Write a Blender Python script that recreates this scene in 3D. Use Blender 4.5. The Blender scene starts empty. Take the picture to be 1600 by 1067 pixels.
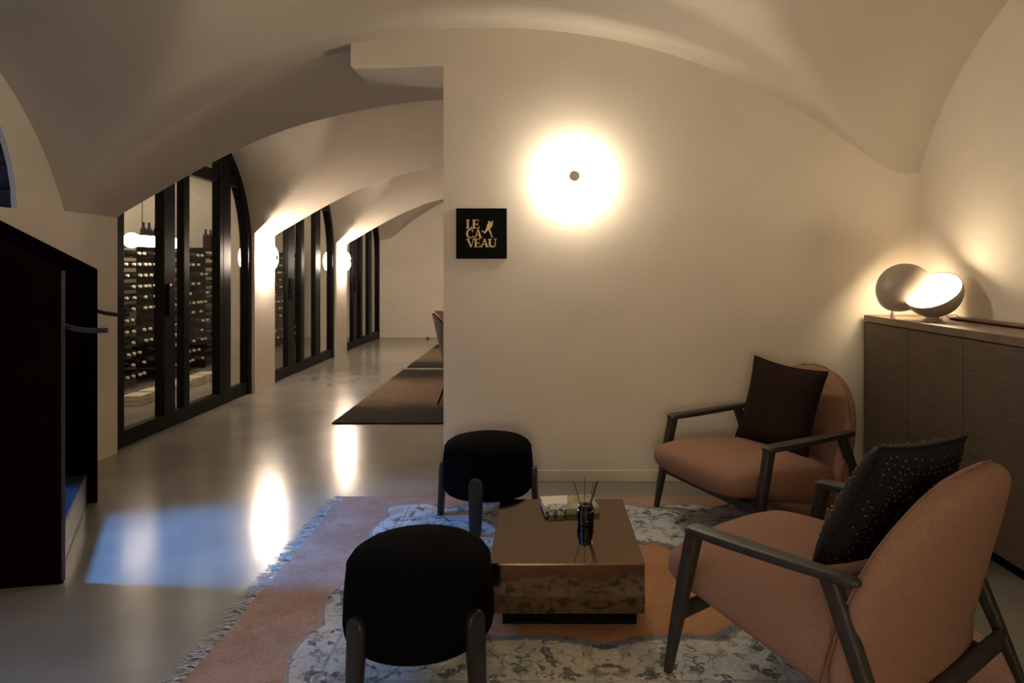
import bpy, bmesh, math, random
from mathutils import Vector, Matrix, noise
random.seed(7)
S = bpy.context.scene
C = S.collection
PI = math.pi
# ------------------------------------------------------------------ camera, world, exposure
cam_d = bpy.data.cameras.new('camera'); cam = bpy.data.objects.new('camera', cam_d); C.objects.link(cam)
cam.location = (0, 0, 1.4); cam.rotation_euler = (PI / 2, 0, 0)
cam_d.sensor_width = 36; cam_d.lens = 24.0
cam_d.shift_x = -45 / 1600; cam_d.shift_y = -(533.5 - 418) / 1600
cam_d.clip_start = 0.05
S.camera = cam
w = bpy.data.worlds.new('world'); S.world = w; w.use_nodes = True
w.node_tree.nodes['Background'].inputs[0].default_value = (0.13, 0.36, 0.9, 1)
w.node_tree.nodes['Background'].inputs[1].default_value = 0.7
S.view_settings.view_transform = 'Standard'; S.view_settings.look = 'None'
S.view_settings.gamma = 1; S.view_settings.use_curve_mapping = False
S.view_settings.exposure = 1.2
day_d = bpy.data.lights.new('stairhead_daylight', 'AREA'); day = bpy.data.objects.new('stairhead_daylight', day_d); C.objects.link(day)
day_d.shape = 'RECTANGLE'; day_d.size = 0.8; day_d.size_y = 0.30; day_d.energy = 10.5; day_d.color = (0.07, 0.34, 1.0); day_d.spread = math.radians(34)
day.location = (-4.75, 3.22, 3.25)
_d = Vector((2.80, 0.14, -3.25)).normalized(); _y = Vector((0, 1, 0)); _x = _y.cross(-_d)
_y = (-_d).cross(_x).normalized(); _x = _x.normalized()
day.rotation_euler = Matrix((_x, _y, -_d)).transposed().to_euler()
fill_d = bpy.data.lights.new('left_floor_blue_fill', 'AREA'); fill = bpy.data.objects.new('left_floor_blue_fill', fill_d); C.objects.link(fill)
fill_d.size = 0.8; fill_d.energy = 2.6; fill_d.color = (0.12, 0.42, 1.0); fill_d.spread = math.radians(70)  # added blue fill tinting the near left floor, no opening behind it
fill.location = (-3.1, 1.5, 1.6); fill.rotation_euler = Vector((1.6, 0.4, -1.6)).to_track_quat('-Z', 'Y').to_euler()
SCONCE_E = 40.0        # emission of the opal wall lamps
PIER_E = 76.0
LAMP_E = 15.0          # emission of the table lamp disc
TUBE_E = 8.0

def add_point(name, loc, power, col, r=0.08):
    d = bpy.data.lights.new(name, 'POINT'); o = bpy.data.objects.new(name, d); C.objects.link(o)
    o.location = loc; d.energy = power; d.color = col; d.shadow_soft_size = r
    return o
WARM = (1.0, 0.74, 0.46)
def add_area(name, loc, sx, sy, power, col):
    d = bpy.data.lights.new(name, 'AREA'); o = bpy.data.objects.new(name, d); C.objects.link(o)
    o.location = loc; d.shape = 'RECTANGLE'; d.size = sx; d.size_y = sy; d.energy = power; d.color = col
    return o
add_area('cellar_fill_light', (-4.2, 8.4, 2.95), 1.5, 6, 20, (1.0, 0.85, 0.62))  # area fills added under the cellar ceiling, without any fitting
add_area('cellar_fill_light', (-4.2, 12.5, 2.95), 1.5, 2, 3.5, (1.0, 0.85, 0.62))
add_point('dining_fill_light', (0.9, 8.0, 1.9), 0.8, (1.0, 0.8, 0.62), 0.15)  # unseen fills added to brighten the corridor beyond the sign wall
add_point('dining_fill_light', (0.9, 11.6, 1.9), 0.8, (1.0, 0.8, 0.62), 0.15)
add_point('rear_fill_light', (-0.1, -1.2, 1.2), 27, (1.0, 0.86, 0.66), 0.3)  # unseen fill behind the camera, added to lift wall and chairs

# ------------------------------------------------------------------ materials
def new_mat(name):
    m = bpy.data.materials.new(name); m.use_nodes = True
    nt = m.node_tree; b = nt.nodes['Principled BSDF']
    return m, nt, b
def mat(name, col, rough=0.6, metal=0.0, nscale=0, namt=0.0, bump=0.0, bscale=60, bdist=0.01, spec=None, sheen=0, coat=0, rnoise=0, stretch=None):
    m, nt, b = new_mat(name)
    b.inputs['Base Color'].default_value = (*col, 1); b.inputs['Roughness'].default_value = rough
    b.inputs['Metallic'].default_value = metal
    if spec is not None: b.inputs['Specular IOR Level'].default_value = spec
    if sheen: b.inputs['Sheen Weight'].default_value = sheen
    if coat: b.inputs['Coat Weight'].default_value = coat; b.inputs['Coat Roughness'].default_value = 0.08
    tc = nt.nodes.new('ShaderNodeTexCoord'); src = tc.outputs['Object']
    if stretch:
        mp = nt.nodes.new('ShaderNodeMapping'); mp.inputs['Scale'].default_value = stretch
        nt.links.new(src, mp.inputs[0]); src = mp.outputs[0]
    if nscale:
        n = nt.nodes.new('ShaderNodeTexNoise'); n.inputs['Scale'].default_value = nscale; n.inputs['Detail'].default_value = 6
        nt.links.new(src, n.inputs['Vector'])
        cr = nt.nodes.new('ShaderNodeValToRGB')
        cr.color_ramp.elements[0].position = 0.3; cr.color_ramp.elements[1].position = 0.7
        cr.color_ramp.elements[0].color = (*[c * (1 - namt) for c in col], 1)
        cr.color_ramp.elements[1].color = (*[min(1, c * (1 + namt)) for c in col], 1)
        nt.links.new(n.outputs[0], cr.inputs[0]); nt.links.new(cr.outputs[0], b.inputs['Base Color'])
        if rnoise:
            mr = nt.nodes.new('ShaderNodeMapRange'); mr.inputs['To Min'].default_value = rough - rnoise; mr.inputs['To Max'].default_value = rough + rnoise
            mr.inputs['From Min'].default_value = 0.3; mr.inputs['From Max'].default_value = 0.7
            nt.links.new(n.outputs[0], mr.inputs[0]); nt.links.new(mr.outputs[0], b.inputs['Roughness'])
    if bump:
        n2 = nt.nodes.new('ShaderNodeTexNoise'); n2.inputs['Scale'].default_value = bscale; n2.inputs['Detail'].default_value = 5
        nt.links.new(src, n2.inputs['Vector'])
        bp = nt.nodes.new('ShaderNodeBump'); bp.inputs['Strength'].default_value = bump; bp.inputs['Distance'].default_value = bdist
        nt.links.new(n2.outputs[0], bp.inputs['Height']); nt.links.new(bp.outputs[0], b.inputs['Normal'])
    return m
def emis(name, col, strength):
    m, nt, b = new_mat(name)
    b.inputs['Base Color'].default_value = (0.9, 0.88, 0.84, 1); b.inputs['Roughness'].default_value = 0.4
    b.inputs['Emission Color'].default_value = (*col, 1); b.inputs['Emission Strength'].default_value = strength
    return m
def glass_mat(name, tint):
    m, nt, b = new_mat(name); nt.nodes.remove(b)
    out = nt.nodes['Material Output']
    t = nt.nodes.new('ShaderNodeBsdfTransparent'); t.inputs[0].default_value = (*tint, 1)
    g = nt.nodes.new('ShaderNodeBsdfGlossy'); g.inputs['Roughness'].default_value = 0.02
    fr = nt.nodes.new('ShaderNodeFresnel'); fr.inputs[0].default_value = 1.5
    mx = nt.nodes.new('ShaderNodeMixShader'); ge = nt.nodes.new('ShaderNodeNewGeometry')
    fr.inputs[0].default_value = 1.5; sb_ = nt.nodes.new('ShaderNodeMath'); sb_.operation = 'SUBTRACT'; sb_.inputs[0].default_value = 1; nt.links.new(ge.outputs['Backfacing'], sb_.inputs[1])
    ml = nt.nodes.new('ShaderNodeMath'); ml.operation = 'MULTIPLY'; nt.links.new(fr.outputs[0], ml.inputs[0]); nt.links.new(sb_.outputs[0], ml.inputs[1])
    nt.links.new(ml.outputs[0], mx.inputs[0]); nt.links.new(t.outputs[0], mx.inputs[1]); nt.links.new(g.outputs[0], mx.inputs[2])
    nt.links.new(mx.outputs[0], out.inputs[0])
    return m
M = {}
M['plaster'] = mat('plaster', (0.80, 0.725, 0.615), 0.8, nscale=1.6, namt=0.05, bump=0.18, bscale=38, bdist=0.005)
M['plaster_ceiling'] = mat('plaster_ceiling', (0.55, 0.49, 0.405), 0.85, nscale=1.4, namt=0.05, bump=0.3, bscale=30, bdist=0.006)  # plaster toned darker than the walls to bring vault brightness down
M['floor'] = mat('polished_concrete', (0.24, 0.222, 0.19), 0.2, nscale=2.2, namt=0.14, bump=0.16, bscale=14, bdist=0.004, spec=0.6)
M['stone'] = mat('rough_stone', (0.045, 0.042, 0.04), 0.9, nscale=9, namt=0.5, bump=0.8, bscale=18, bdist=0.03)
M['mortar'] = mat('mortar', (0.04, 0.038, 0.036), 0.95, nscale=9, namt=0.3, bump=0.6, bscale=30)
M['black_steel'] = mat('black_steel', (0.006, 0.006, 0.006), 0.4, nscale=20, namt=0.2, bump=0.05, bscale=80, spec=0.1)
M['glass'] = glass_mat('clear_glass', (0.95, 0.95, 0.94))
M['burgundy'] = mat('burgundy_steel', (0.006, 0.0010, 0.0014), 0.5, nscale=8, namt=0.2, bump=0.04, bscale=60, spec=0.02)
M['edge_steel'] = mat('dark_handrail_steel', (0.07, 0.05, 0.05), 0.3, metal=0.6, nscale=20, namt=0.2)
M['step'] = mat('dark_stone_step', (0.035, 0.037, 0.042), 0.3, nscale=14, namt=0.4, bump=0.25, bscale=30)
M['velvet'] = mat('black_velvet', (0.0032, 0.003, 0.003), 0.95, nscale=40, namt=0.2, bump=0.2, bscale=300, bdist=0.001, spec=0.03)
M['black_wood'] = mat('black_stained_wood', (0.013, 0.012, 0.013), 0.4, nscale=6, namt=0.3, bump=0.15, bscale=30, stretch=(10, 10, 1))
M['chair_wood'] = mat('dark_ash_wood', (0.028, 0.023, 0.019), 0.5, nscale=8, namt=0.35, bump=0.2, bscale=40, stretch=(6, 6, 1))
M['pink'] = mat('terracotta_wool', (0.28, 0.157, 0.108), 0.95, nscale=260, namt=0.22, bump=0.5, bscale=400, bdist=0.002, spec=0.15)
M['piping'] = mat('terracotta_piping', (0.22, 0.10, 0.065), 0.9, nscale=200, namt=0.2)
M['brown_linen'] = mat('dark_brown_linen', (0.022, 0.011, 0.010), 0.95, nscale=200, namt=0.3, bump=0.4, bscale=350, bdist=0.002, spec=0.1)
M['black_weave'] = mat('black_weave', (0.012, 0.009, 0.010), 0.85, nscale=90, namt=0.5, bump=0.8, bscale=110, bdist=0.004, spec=0.2)
M['thread'] = mat('silver_thread', (0.45, 0.40, 0.40), 0.35, metal=0.3)
M['bronze'] = mat('bronze_mirror', (0.22, 0.15, 0.10), 0.07, metal=1.0, nscale=3, namt=0.06)
M['bronze_edge'] = mat('polished_bronze_edge', (0.5, 0.40, 0.30), 0.12, metal=1.0)
M['bronze_dark'] = mat('blackened_plinth', (0.003, 0.003, 0.003), 0.8, spec=0.05)
M['oak'] = mat('smoked_oak', (0.082, 0.054, 0.036), 0.55, nscale=5, namt=0.28, bump=0.2, bscale=12, stretch=(1, 1, 14))
M['oak_top'] = mat('smoked_oak_top', (0.17, 0.11, 0.07), 0.42, nscale=5, namt=0.22, bump=0.15, bscale=12, stretch=(14, 1, 1))
M['sign_black'] = mat('matt_black_plate', (0.003, 0.0035, 0.003), 0.6, spec=0.08)
M['gold'] = mat('gold_lettering', (0.85, 0.62, 0.30), 0.5, nscale=40, namt=0.05)
M['brass'] = mat('brushed_brass', (0.50, 0.40, 0.27), 0.45, metal=0.3, nscale=60, namt=0.1)
M['enamel'] = mat('white_enamel', (0.85, 0.82, 0.76), 0.5)
M['beige_knob'] = mat('beige_knob', (0.85, 0.76, 0.58), 0.5)
M['lamp_inner'] = emis('lamp_inner_lit', (1.0, 0.80, 0.52), LAMP_E * .5)
M['opal'] = emis('opal_glass_lit', (1.0, 0.86, 0.66), SCONCE_E)
M['opal_pier'] = emis('opal_glass_lit_corridor', (1.0, 0.82, 0.66), PIER_E)
M['lamp_disc'] = emis('lamp_diffuser_lit', (1.0, 0.80, 0.52), LAMP_E)
M['tube'] = emis('tube_lit', (1.0, 0.78, 0.58), TUBE_E)
M['ceramic'] = mat('taupe_lacquer', (0.40, 0.335, 0.27), 0.4, nscale=30, namt=0.04)
M['paper'] = mat('page_block', (0.62, 0.60, 0.58), 0.8, nscale=3, namt=0.08, stretch=(1, 1, 120))
M['black_glass'] = mat('black_glass', (0.004, 0.004, 0.004), 0.06, coat=0.5)
M['reed'] = mat('black_reed', (0.008, 0.007, 0.006), 0.6)
M['bottle_glass'] = mat('dark_bottle_glass', (0.004, 0.005, 0.004), 0.3, spec=0.3)
M['foil'] = mat('bottle_foil', (0.85, 0.82, 0.68), 0.4)
M['rack'] = mat('dark_rack', (0.006, 0.005, 0.004), 0.8, nscale=8, namt=0.2, spec=0.05)
M['crate'] = mat('pale_crate_wood', (0.62, 0.56, 0.42), 0.7, nscale=8, namt=0.15)
M['led'] = emis('red_led', (1.0, 0.05, 0.03), 4)
M['pale_pink'] = mat('blush_upholstery', (0.55, 0.30, 0.23), 0.9, nscale=100, namt=0.1)
M['dark_shell'] = mat('dark_grey_shell', (0.055, 0.04, 0.035), 0.6, nscale=60, namt=0.15)
M['fringe'] = mat('wool_fringe', (0.50, 0.46, 0.42), 0.95, nscale=60, namt=0.25)
M['cord'] = mat('pale_flex', (0.5, 0.42, 0.32), 0.6)

# ------------------------------------------------------------------ helpers
def tag(o, label=None, cat=None, group=None, kind=None):
    if label: o['label'] = label
    if cat: o['category'] = cat
    if group: o['group'] = group
    if kind: o['kind'] = kind
    return o
def obj(name, bm, m, parent=None, smooth=True, angle=35, loc=None, bevel=0):
    if smooth:
        bm.normal_update()
        for f in bm.faces: f.smooth = True
        lim = math.radians(angle)
        for e in bm.edges:
            if len(e.link_faces) == 2 and e.calc_face_angle(0) > lim: e.smooth = False
    me = bpy.data.meshes.new(name); bm.to_mesh(me); bm.free()
    o = bpy.data.objects.new(name, me); C.objects.link(o)
    for mm in (m if isinstance(m, (list, tuple)) else [m]): me.materials.append(mm)
    if parent: o.parent = parent
    if loc: o.location = loc
    if bevel:
        b = o.modifiers.new('bevel', 'BEVEL'); b.width = bevel; b.segments = 2; b.limit_method = 'ANGLE'
    return o
def empty(name, loc=(0, 0, 0), rz=0):
    o = bpy.data.objects.new(name, None); C.objects.link(o); o.location = loc; o.rotation_euler = (0, 0, rz)
    o.empty_display_size = 0.05
    return o
def box(bm, x0, x1, y0, y1, z0, z1):
    v = [bm.verts.new((x, y, z)) for z in (z0, z1) for y in (y0, y1) for x in (x0, x1)]
    for f in ((0, 2, 3, 1), (4, 5, 7, 6), (0, 1, 5, 4), (2, 6, 7, 3), (0, 4, 6, 2), (1, 3, 7, 5)):
        bm.faces.new([v[i] for i in f])
def prism(bm, pts, d):          # polygon (list of Vectors) extruded by vector d
    a = [bm.verts.new(p) for p in pts]; b = [bm.verts.new(Vector(p) + Vector(d)) for p in pts]
    n = len(pts)
    bm.faces.new(a[::-1]); bm.faces.new(b)
    for i in range(n): bm.faces.new((a[i], a[(i + 1) % n], b[(i + 1) % n], b[i]))
def fix(bm): bmesh.ops.recalc_face_normals(bm, faces=bm.faces[:]); return bm
def lathe(bm, prof, seg=32, c=(0, 0, 0), ax=None):
    c = Vector(c); q = Vector((0, 0, 1)).rotation_difference(Vector(ax)) if ax is not None else None
    rings = []
    for r, z in prof:
        if r < 1e-6:
            p = Vector((0, 0, z)); p = q @ p if q else p; rings.append([bm.verts.new(c + p)])
        else:
            ring = []
            for i in range(seg):
                a = 2 * PI * i / seg; p = Vector((r * math.cos(a), r * math.sin(a), z)); p = q @ p if q else p
                ring.append(bm.verts.new(c + p))
            rings.append(ring)
    for A, B in zip(rings, rings[1:]):
        for i in range(seg):
            j = (i + 1) % seg
            if len(A) == 1 and len(B) == 1: continue
            if len(A) == 1: bm.faces.new((A[0], B[j], B[i]))
            elif len(B) == 1: bm.faces.new((A[i], A[j], B[0]))
            else: bm.faces.new((A[i], A[j], B[j], B[i]))
    if len(rings[0]) > 1: bm.faces.new(rings[0][::-1])
    if len(rings[-1]) > 1: bm.faces.new(rings[-1])
def tube(bm, pts, rad, seg=10):
    pts = [Vector(p) for p in pts]; n = len(pts)
    rad = rad if isinstance(rad, (list, tuple)) else [rad] * n
    up = Vector((0.13, 0.21, 1)).normalized(); rings = []
    for i, p in enumerate(pts):
        t = (pts[min(i + 1, n - 1)] - pts[max(i - 1, 0)]).normalized()
        if abs(t.dot(up)) > 0.95: up = Vector((1, 0.1, 0.05)).normalized()
        u = t.cross(up).normalized(); v = t.cross(u)
        rings.append([bm.verts.new(p + rad[i] * (math.cos(2 * PI * k / seg) * u + math.sin(2 * PI * k / seg) * v)) for k in range(seg)])
    for A, B in zip(rings, rings[1:]):
        for i in range(seg): bm.faces.new((A[i], A[(i + 1) % seg], B[(i + 1) % seg], B[i]))
    bm.faces.new(rings[0][::-1]); bm.faces.new(rings[-1])
def loft_bar(bm, stations):
    """stations: list of (centre, u half-vector, v half-vector); rounded-rectangle section"""
    rings = []
    for c, u, v in stations:
        c = Vector(c); u = Vector(u); v = Vector(v); ring = []
        for k in range(16):
            a = 2 * PI * (k + 0.5) / 16; ca, sa = math.cos(a), math.sin(a)
            e = 0.45
            ring.append(bm.verts.new(c + u * math.copysign(abs(ca) ** e, ca) + v * math.copysign(abs(sa) ** e, sa)))
        rings.append(ring)
    for A, B in zip(rings, rings[1:]):
        for i in range(16): bm.faces.new((A[i], A[(i + 1) % 16], B[(i + 1) % 16], B[i]))
    bm.faces.new(rings[0][::-1]); bm.faces.new(rings[-1])
    fix(bm)
def copy_tree(o, parent=None):
    c = o.copy(); C.objects.link(c)
    if parent: c.parent = parent
    for ch in list(o.children): copy_tree(ch, c)
    return c

# ------------------------------------------------------------------ the vaulted shell
XL, XR = -3.20, 2.48
P = 3.055
def clampsqrt(v): return math.sqrt(max(v, 0))
def W(x): return clampsqrt(16.48 - (x + .33) ** 2) - 1.09
def bumpx(x): return max(0, 1 - ((x + .33) / 2.85) ** 2)
BP = [(-3.6, 1.55), (-3.2, 1.79), (-3.05, 1.87), (-2.7, 2.08), (-2.35, 2.265), (-2.02, 2.42), (-1.6, 2.54), (-1.1, 2.64), (-.33, 2.70)]
def Barc(x):
    if x > -.33: x = -.66 - x
    for (a, ya), (b, yb) in zip(BP, BP[1:]):
        if x <= b:
            # smooth interpolation with neighbours
            t = max(0, (x - a) / (b - a)); return ya + (yb - ya) * t
    return 2.70
def Barc_s(x): return sum(Barc(x + d) for d in (-.2, -.1, 0, .1, .2)) / 5
def smax(a, b, k=0.03):
    h = max(k - abs(a - b), 0) / k
    return max(a, b) + h * h * k * 0.25
def sm(t): t = min(1, max(0, t)); return t * t * (3 - 2 * t)
def Sfront(y):
    c = 2.9 if y > 1.0 else 2.9 - P - .6
    return 1.2 + clampsqrt(1.77 ** 2 - (y - c) ** 2)
def Hc(x, y, side):
    """ceiling height; side=-1/+1 picks the value just before / after a break"""
    if y < 1.05:   return smax(W(x) + .38 * bumpx(x) ** 3.2, Sfront(y), .06)
    if y < 4.58 or (abs(y - 4.58) < 1e-4 and side < 0):
        t = sm((4.25 - y) / .13)
        return smax(W(x) + .38 * bumpx(x) ** 3.2 * t, Sfront(y), .06)
    for k in range(3):
        a = 4.58 + P * k; b = 5.16 + P * k
        front = W(x) + (.09 * bumpx(x) if k else 0)
        if y < b - 1e-4 or (abs(y - b) < 1e-4 and side < 0):
            if y >= a - 1e-4:
                t = (y - a) / (b - a); return front * (1 - t) + min(front, Barc_s(x)) * t
        e = 4.58 + P * (k + 1)
        if y < e - 1e-4 or (abs(y - e) < 1e-4 and side < 0):
            c = b + 1.24; dome = .30 * bumpx(x) * math.sin(PI * min(1, max(0, (y - b) / 2.475))) ** .8
            return smax(W(x) + .09 * bumpx(x) + dome, 1.6 + clampsqrt(1.24 ** 2 - (y - c) ** 2), .05)
    return W(x) + .09 * bumpx(x)
def ys_range():
    out = []
    br = [-1.6, 1.05, 4.58, 5.16, 4.58 + P, 5.16 + P, 4.58 + 2 * P, 5.16 + 2 * P, 13.75]
    for a, b in zip(br, br[1:]):
        n = max(8, int((b - a) / .06))
        for i in range(n + 1):
            y = a + (b - a) * i / n
            out.append((y, -1 if i == n else 1))
    return out
bm = bmesh.new()
NX = 96; x0, x1 = -3.34, 2.56
rows = []
for y, s in ys_range():
    rows.append([bm.verts.new((x0 + (x1 - x0) * i / NX, y, Hc(x0 + (x1 - x0) * i / NX, y, s))) for i in range(NX + 1)])
for A, B in zip(rows, rows[1:]):
    for i in range(NX): bm.faces.new((A[i], B[i], B[i + 1], A[i + 1]))
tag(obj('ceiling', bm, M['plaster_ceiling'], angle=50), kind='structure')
# roof slab over the vaults (keeps daylight to the light well)
bm = bmesh.new(); box(bm, XL - .14, 3.0, -1.75, 4.6, 3.48, 3.58); box(bm, -5.7, 3.0, 4.26, 13.95, 3.48, 3.58); box(bm, -5.75, -5.6, 4.26, 13.95, 0, 3.5)
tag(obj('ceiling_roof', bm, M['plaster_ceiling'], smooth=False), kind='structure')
# floor
bm = bmesh.new(); box(bm, -5.6, 3.2, -1.6, 13.9, -0.1, 0)
tag(obj('floor', bm, M['floor'], smooth=False), kind='structure')
# right wall and end walls
bm = bmesh.new(); box(bm, XR, XR + .15, -1.6, 13.9, 0, 3.5)
tag(obj('wall_right', bm, M['plaster'], smooth=False), kind='structure')
bm = bmesh.new(); box(bm, -5.6, 2.7, 13.7, 13.9, 0, 3.5)
tag(obj('wall_end', bm, M['plaster'], smooth=False), kind='structure')
bm = bmesh.new(); box(bm, -5.0, 2.7, -1.75, -1.6, 0, 3.5)
tag(obj('wall_rear', bm, M['plaster'], smooth=False), kind='structure')
# sign wall with lintel: front face y=4.47 .. back y=5.16, top follows the vault
def wall_slab(bm, xa, xb, z0, ya=4.47, yb=5.16, top=None):
    n = max(2, int((xb - xa) / .06)); r = .012
    F = [(xa + (xb - xa) * i / n) for i in range(n + 1)]
    for a, b in zip(F, F[1:]):
        pass
    top = top or (lambda x, y: Hc(x, y, -1) + .03)
    f = [bm.verts.new((x, ya, z0)) for x in F]; ft = [bm.verts.new((x, ya, top(x, ya))) for x in F]
    k = [bm.verts.new((x, yb, z0)) for x in F]; kt = [bm.verts.new((x, yb, top(x, yb))) for x in F]
    for i in range(n):
        bm.faces.new((f[i], f[i + 1], ft[i + 1], ft[i])); bm.faces.new((k[i + 1], k[i], kt[i], kt[i + 1]))
        bm.faces.new((f[i + 1], f[i], k[i], k[i + 1])); bm.faces.new((ft[i], ft[i + 1], kt[i + 1], kt[i]))
    bm.faces.new((f[0], ft[0], kt[0], k[0])); bm.faces.new((f[n], k[n], kt[n], ft[n]))
bm = bmesh.new(); wall_slab(bm, -.637, XR + .02, 0); wall_slab(bm, -1.245, -.637, 2.72)
fix(bm)
tag(obj('wall_back', bm, M['plaster'], smooth=False), kind='structure')
bm = bmesh.new(); box(bm, -.63, XR, 4.462, 4.47, 0, .075)
tag(obj('baseboard_back', bm, M['plaster'], smooth=False, bevel=.003), kind='structure')
# left wall of the front bay with the lunette opening above H=1.76
LC, LR, LH = 3.2, 0.97, 1.76
bm = bmesh.new()
def quadx(bm, xa, xb, ya, yb, za, zb): box(bm, xa, xb, ya, yb, za, zb)
quadx(bm, XL - .14, XL, -1.6, 2.84, 0, LH); quadx(bm, XL - .14, XL, 3.66, 4.58, 0, LH); quadx(bm, XL - .035, XL, -1.6, LC - LR, LH, 3.5); quadx(bm, XL - .035, XL, LC + LR, 4.58, LH, 3.5)
N = 24
for i in range(N):
    a0 = PI * i / N; a1 = PI * (i + 1) / N
    ya, yb = LC + LR * math.cos(a1), LC + LR * math.cos(a0)
    za, zb = LH + LR * math.sin(a1), LH + LR * math.sin(a0)
    prism(bm, [Vector((XL, ya, za)), Vector((XL, yb, zb)), Vector((XL, yb, 3.5)), Vector((XL, ya, 3.5))], (-.035, 0, 0))
fix(bm)
wall_left = tag(obj('wall_left', bm, M['plaster'], smooth=False), kind='structure')
# light well behind the lunette: stone jambs, sill, outer wall, open to the sky
bm = bmesh.new()
box(bm, -4.95, XL - .034, LC + LR + .06, LC + LR + .30, 1.5, 3.6); box(bm, -4.95, XL - .034, LC - LR - .3, LC - LR - .06, 1.5, 3.6)
box(bm, -5.15, -4.9, LC - LR - .3, LC + LR + .3, 1.5, 3.6); box(bm, -4.95, XL - .13, LC - LR - .3, 2.80, 1.45, LH - .01); box(bm, -4.95, XL - .13, 3.70, LC + LR + .3, 1.45, LH - .01)
box(bm, -5.15, XL - .13, 2.74, 2.82, 0, 1.46); box(bm, -5.15, XL - .13, 3.68, 3.76, 0, 1.46); box(bm, -5.15, -4.9, 2.7, 3.8, 0, 1.5)
obj('light_well', bm, M['mortar'], wall_left, smooth=False)
rs = random.Random(3)
zz = LH
while zz < 3.3:
    h = rs.uniform(.10, .19); xx = XL - .04
    while xx > -4.85:
        l = rs.uniform(.10, .22)
        b = bmesh.new(); d = rs.uniform(.035, .10)
        box(b, xx - l + .012, xx, LC + LR + .08 - d, LC + LR + .08, zz + .008, zz + h - .006)
        bmesh.ops.bevel(b, geom=b.edges[:], offset=.018, segments=1, affect='EDGES')
        for v in b.verts: v.co += Vector((rs.uniform(-.006, .006), rs.uniform(-.01, .01), rs.uniform(-.006, .006)))
        lim = LH + clampsqrt(LR ** 2 - (LR - .06) ** 2) + 3
        obj('stone', b, M['stone'], wall_left, angle=20)
        xx -= l
    zz += h
# piers between the cellar doors
for k in range(3):
    a = 4.58 + P * k; b_ = 5.16 + P * k
    bm = bmesh.new(); wall_slab(bm, -3.5, XL, 0, a, b_, top=lambda x, y: 1.9)
    fix(bm)
    tag(obj('wall_left_pier', bm, M['plaster'], smooth=False), kind='structure')
# wall beyond above the door arches: closes the cellar (front leaf at x=-3.30..)
def arch(y, c, R=1.24, base=1.6): return base + clampsqrt(R * R - (y - c) ** 2)
# cellar shell
bm = bmesh.new()
box(bm, -5.6, -5.35, 4.6, 13.9, 0, 3.0)
tag(obj('wall_cellar_back', bm, M['plaster'], smooth=False), kind='structure')
bm = bmesh.new(); box(bm, -5.6, -3.36, 4.62, 4.72, 0, 3.0)
tag(obj('wall_cellar_side', bm, M['plaster'], smooth=False), kind='structure')
bm = bmesh.new(); box(bm, -5.6, -3.33, 4.6, 13.9, 3.0, 3.1)
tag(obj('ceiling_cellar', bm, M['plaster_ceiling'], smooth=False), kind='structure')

# ------------------------------------------------------------------ cellar doors
XD = -3.27
def arch_frame(bm, c, R0, R1, xa, xb, base=1.6):
    pts_o, pts_i = [(c - R0, 0)], [(c - R1, 0)]
    n = 28
    for i in range(n + 1):
        a = PI - PI * i / n
        pts_o.append((c + R0 * math.cos(a), base + R0 * math.sin(a))); pts_i.append((c + R1 * math.cos(a), base + R1 * math.sin(a)))
    pts_o.append((c + R0, 0)); pts_i.append((c + R1, 0))
    vs = []
    for (yo, zo), (yi, zi) in zip(pts_o, pts_i):
        vs.append([bm.verts.new((x, y, z)) for x, y, z in ((xa, yo, zo), (xb, yo, zo), (xb, yi, zi), (xa, yi, zi))])
    for A, B in zip(vs, vs[1:]):
        for i in range(4): bm.faces.new((A[i], A[(i + 1) % 4], B[(i + 1) % 4], B[i]))
    bm.faces.new(vs[0]); bm.faces.new(vs[-1][::-1]); fix(bm)
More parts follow.
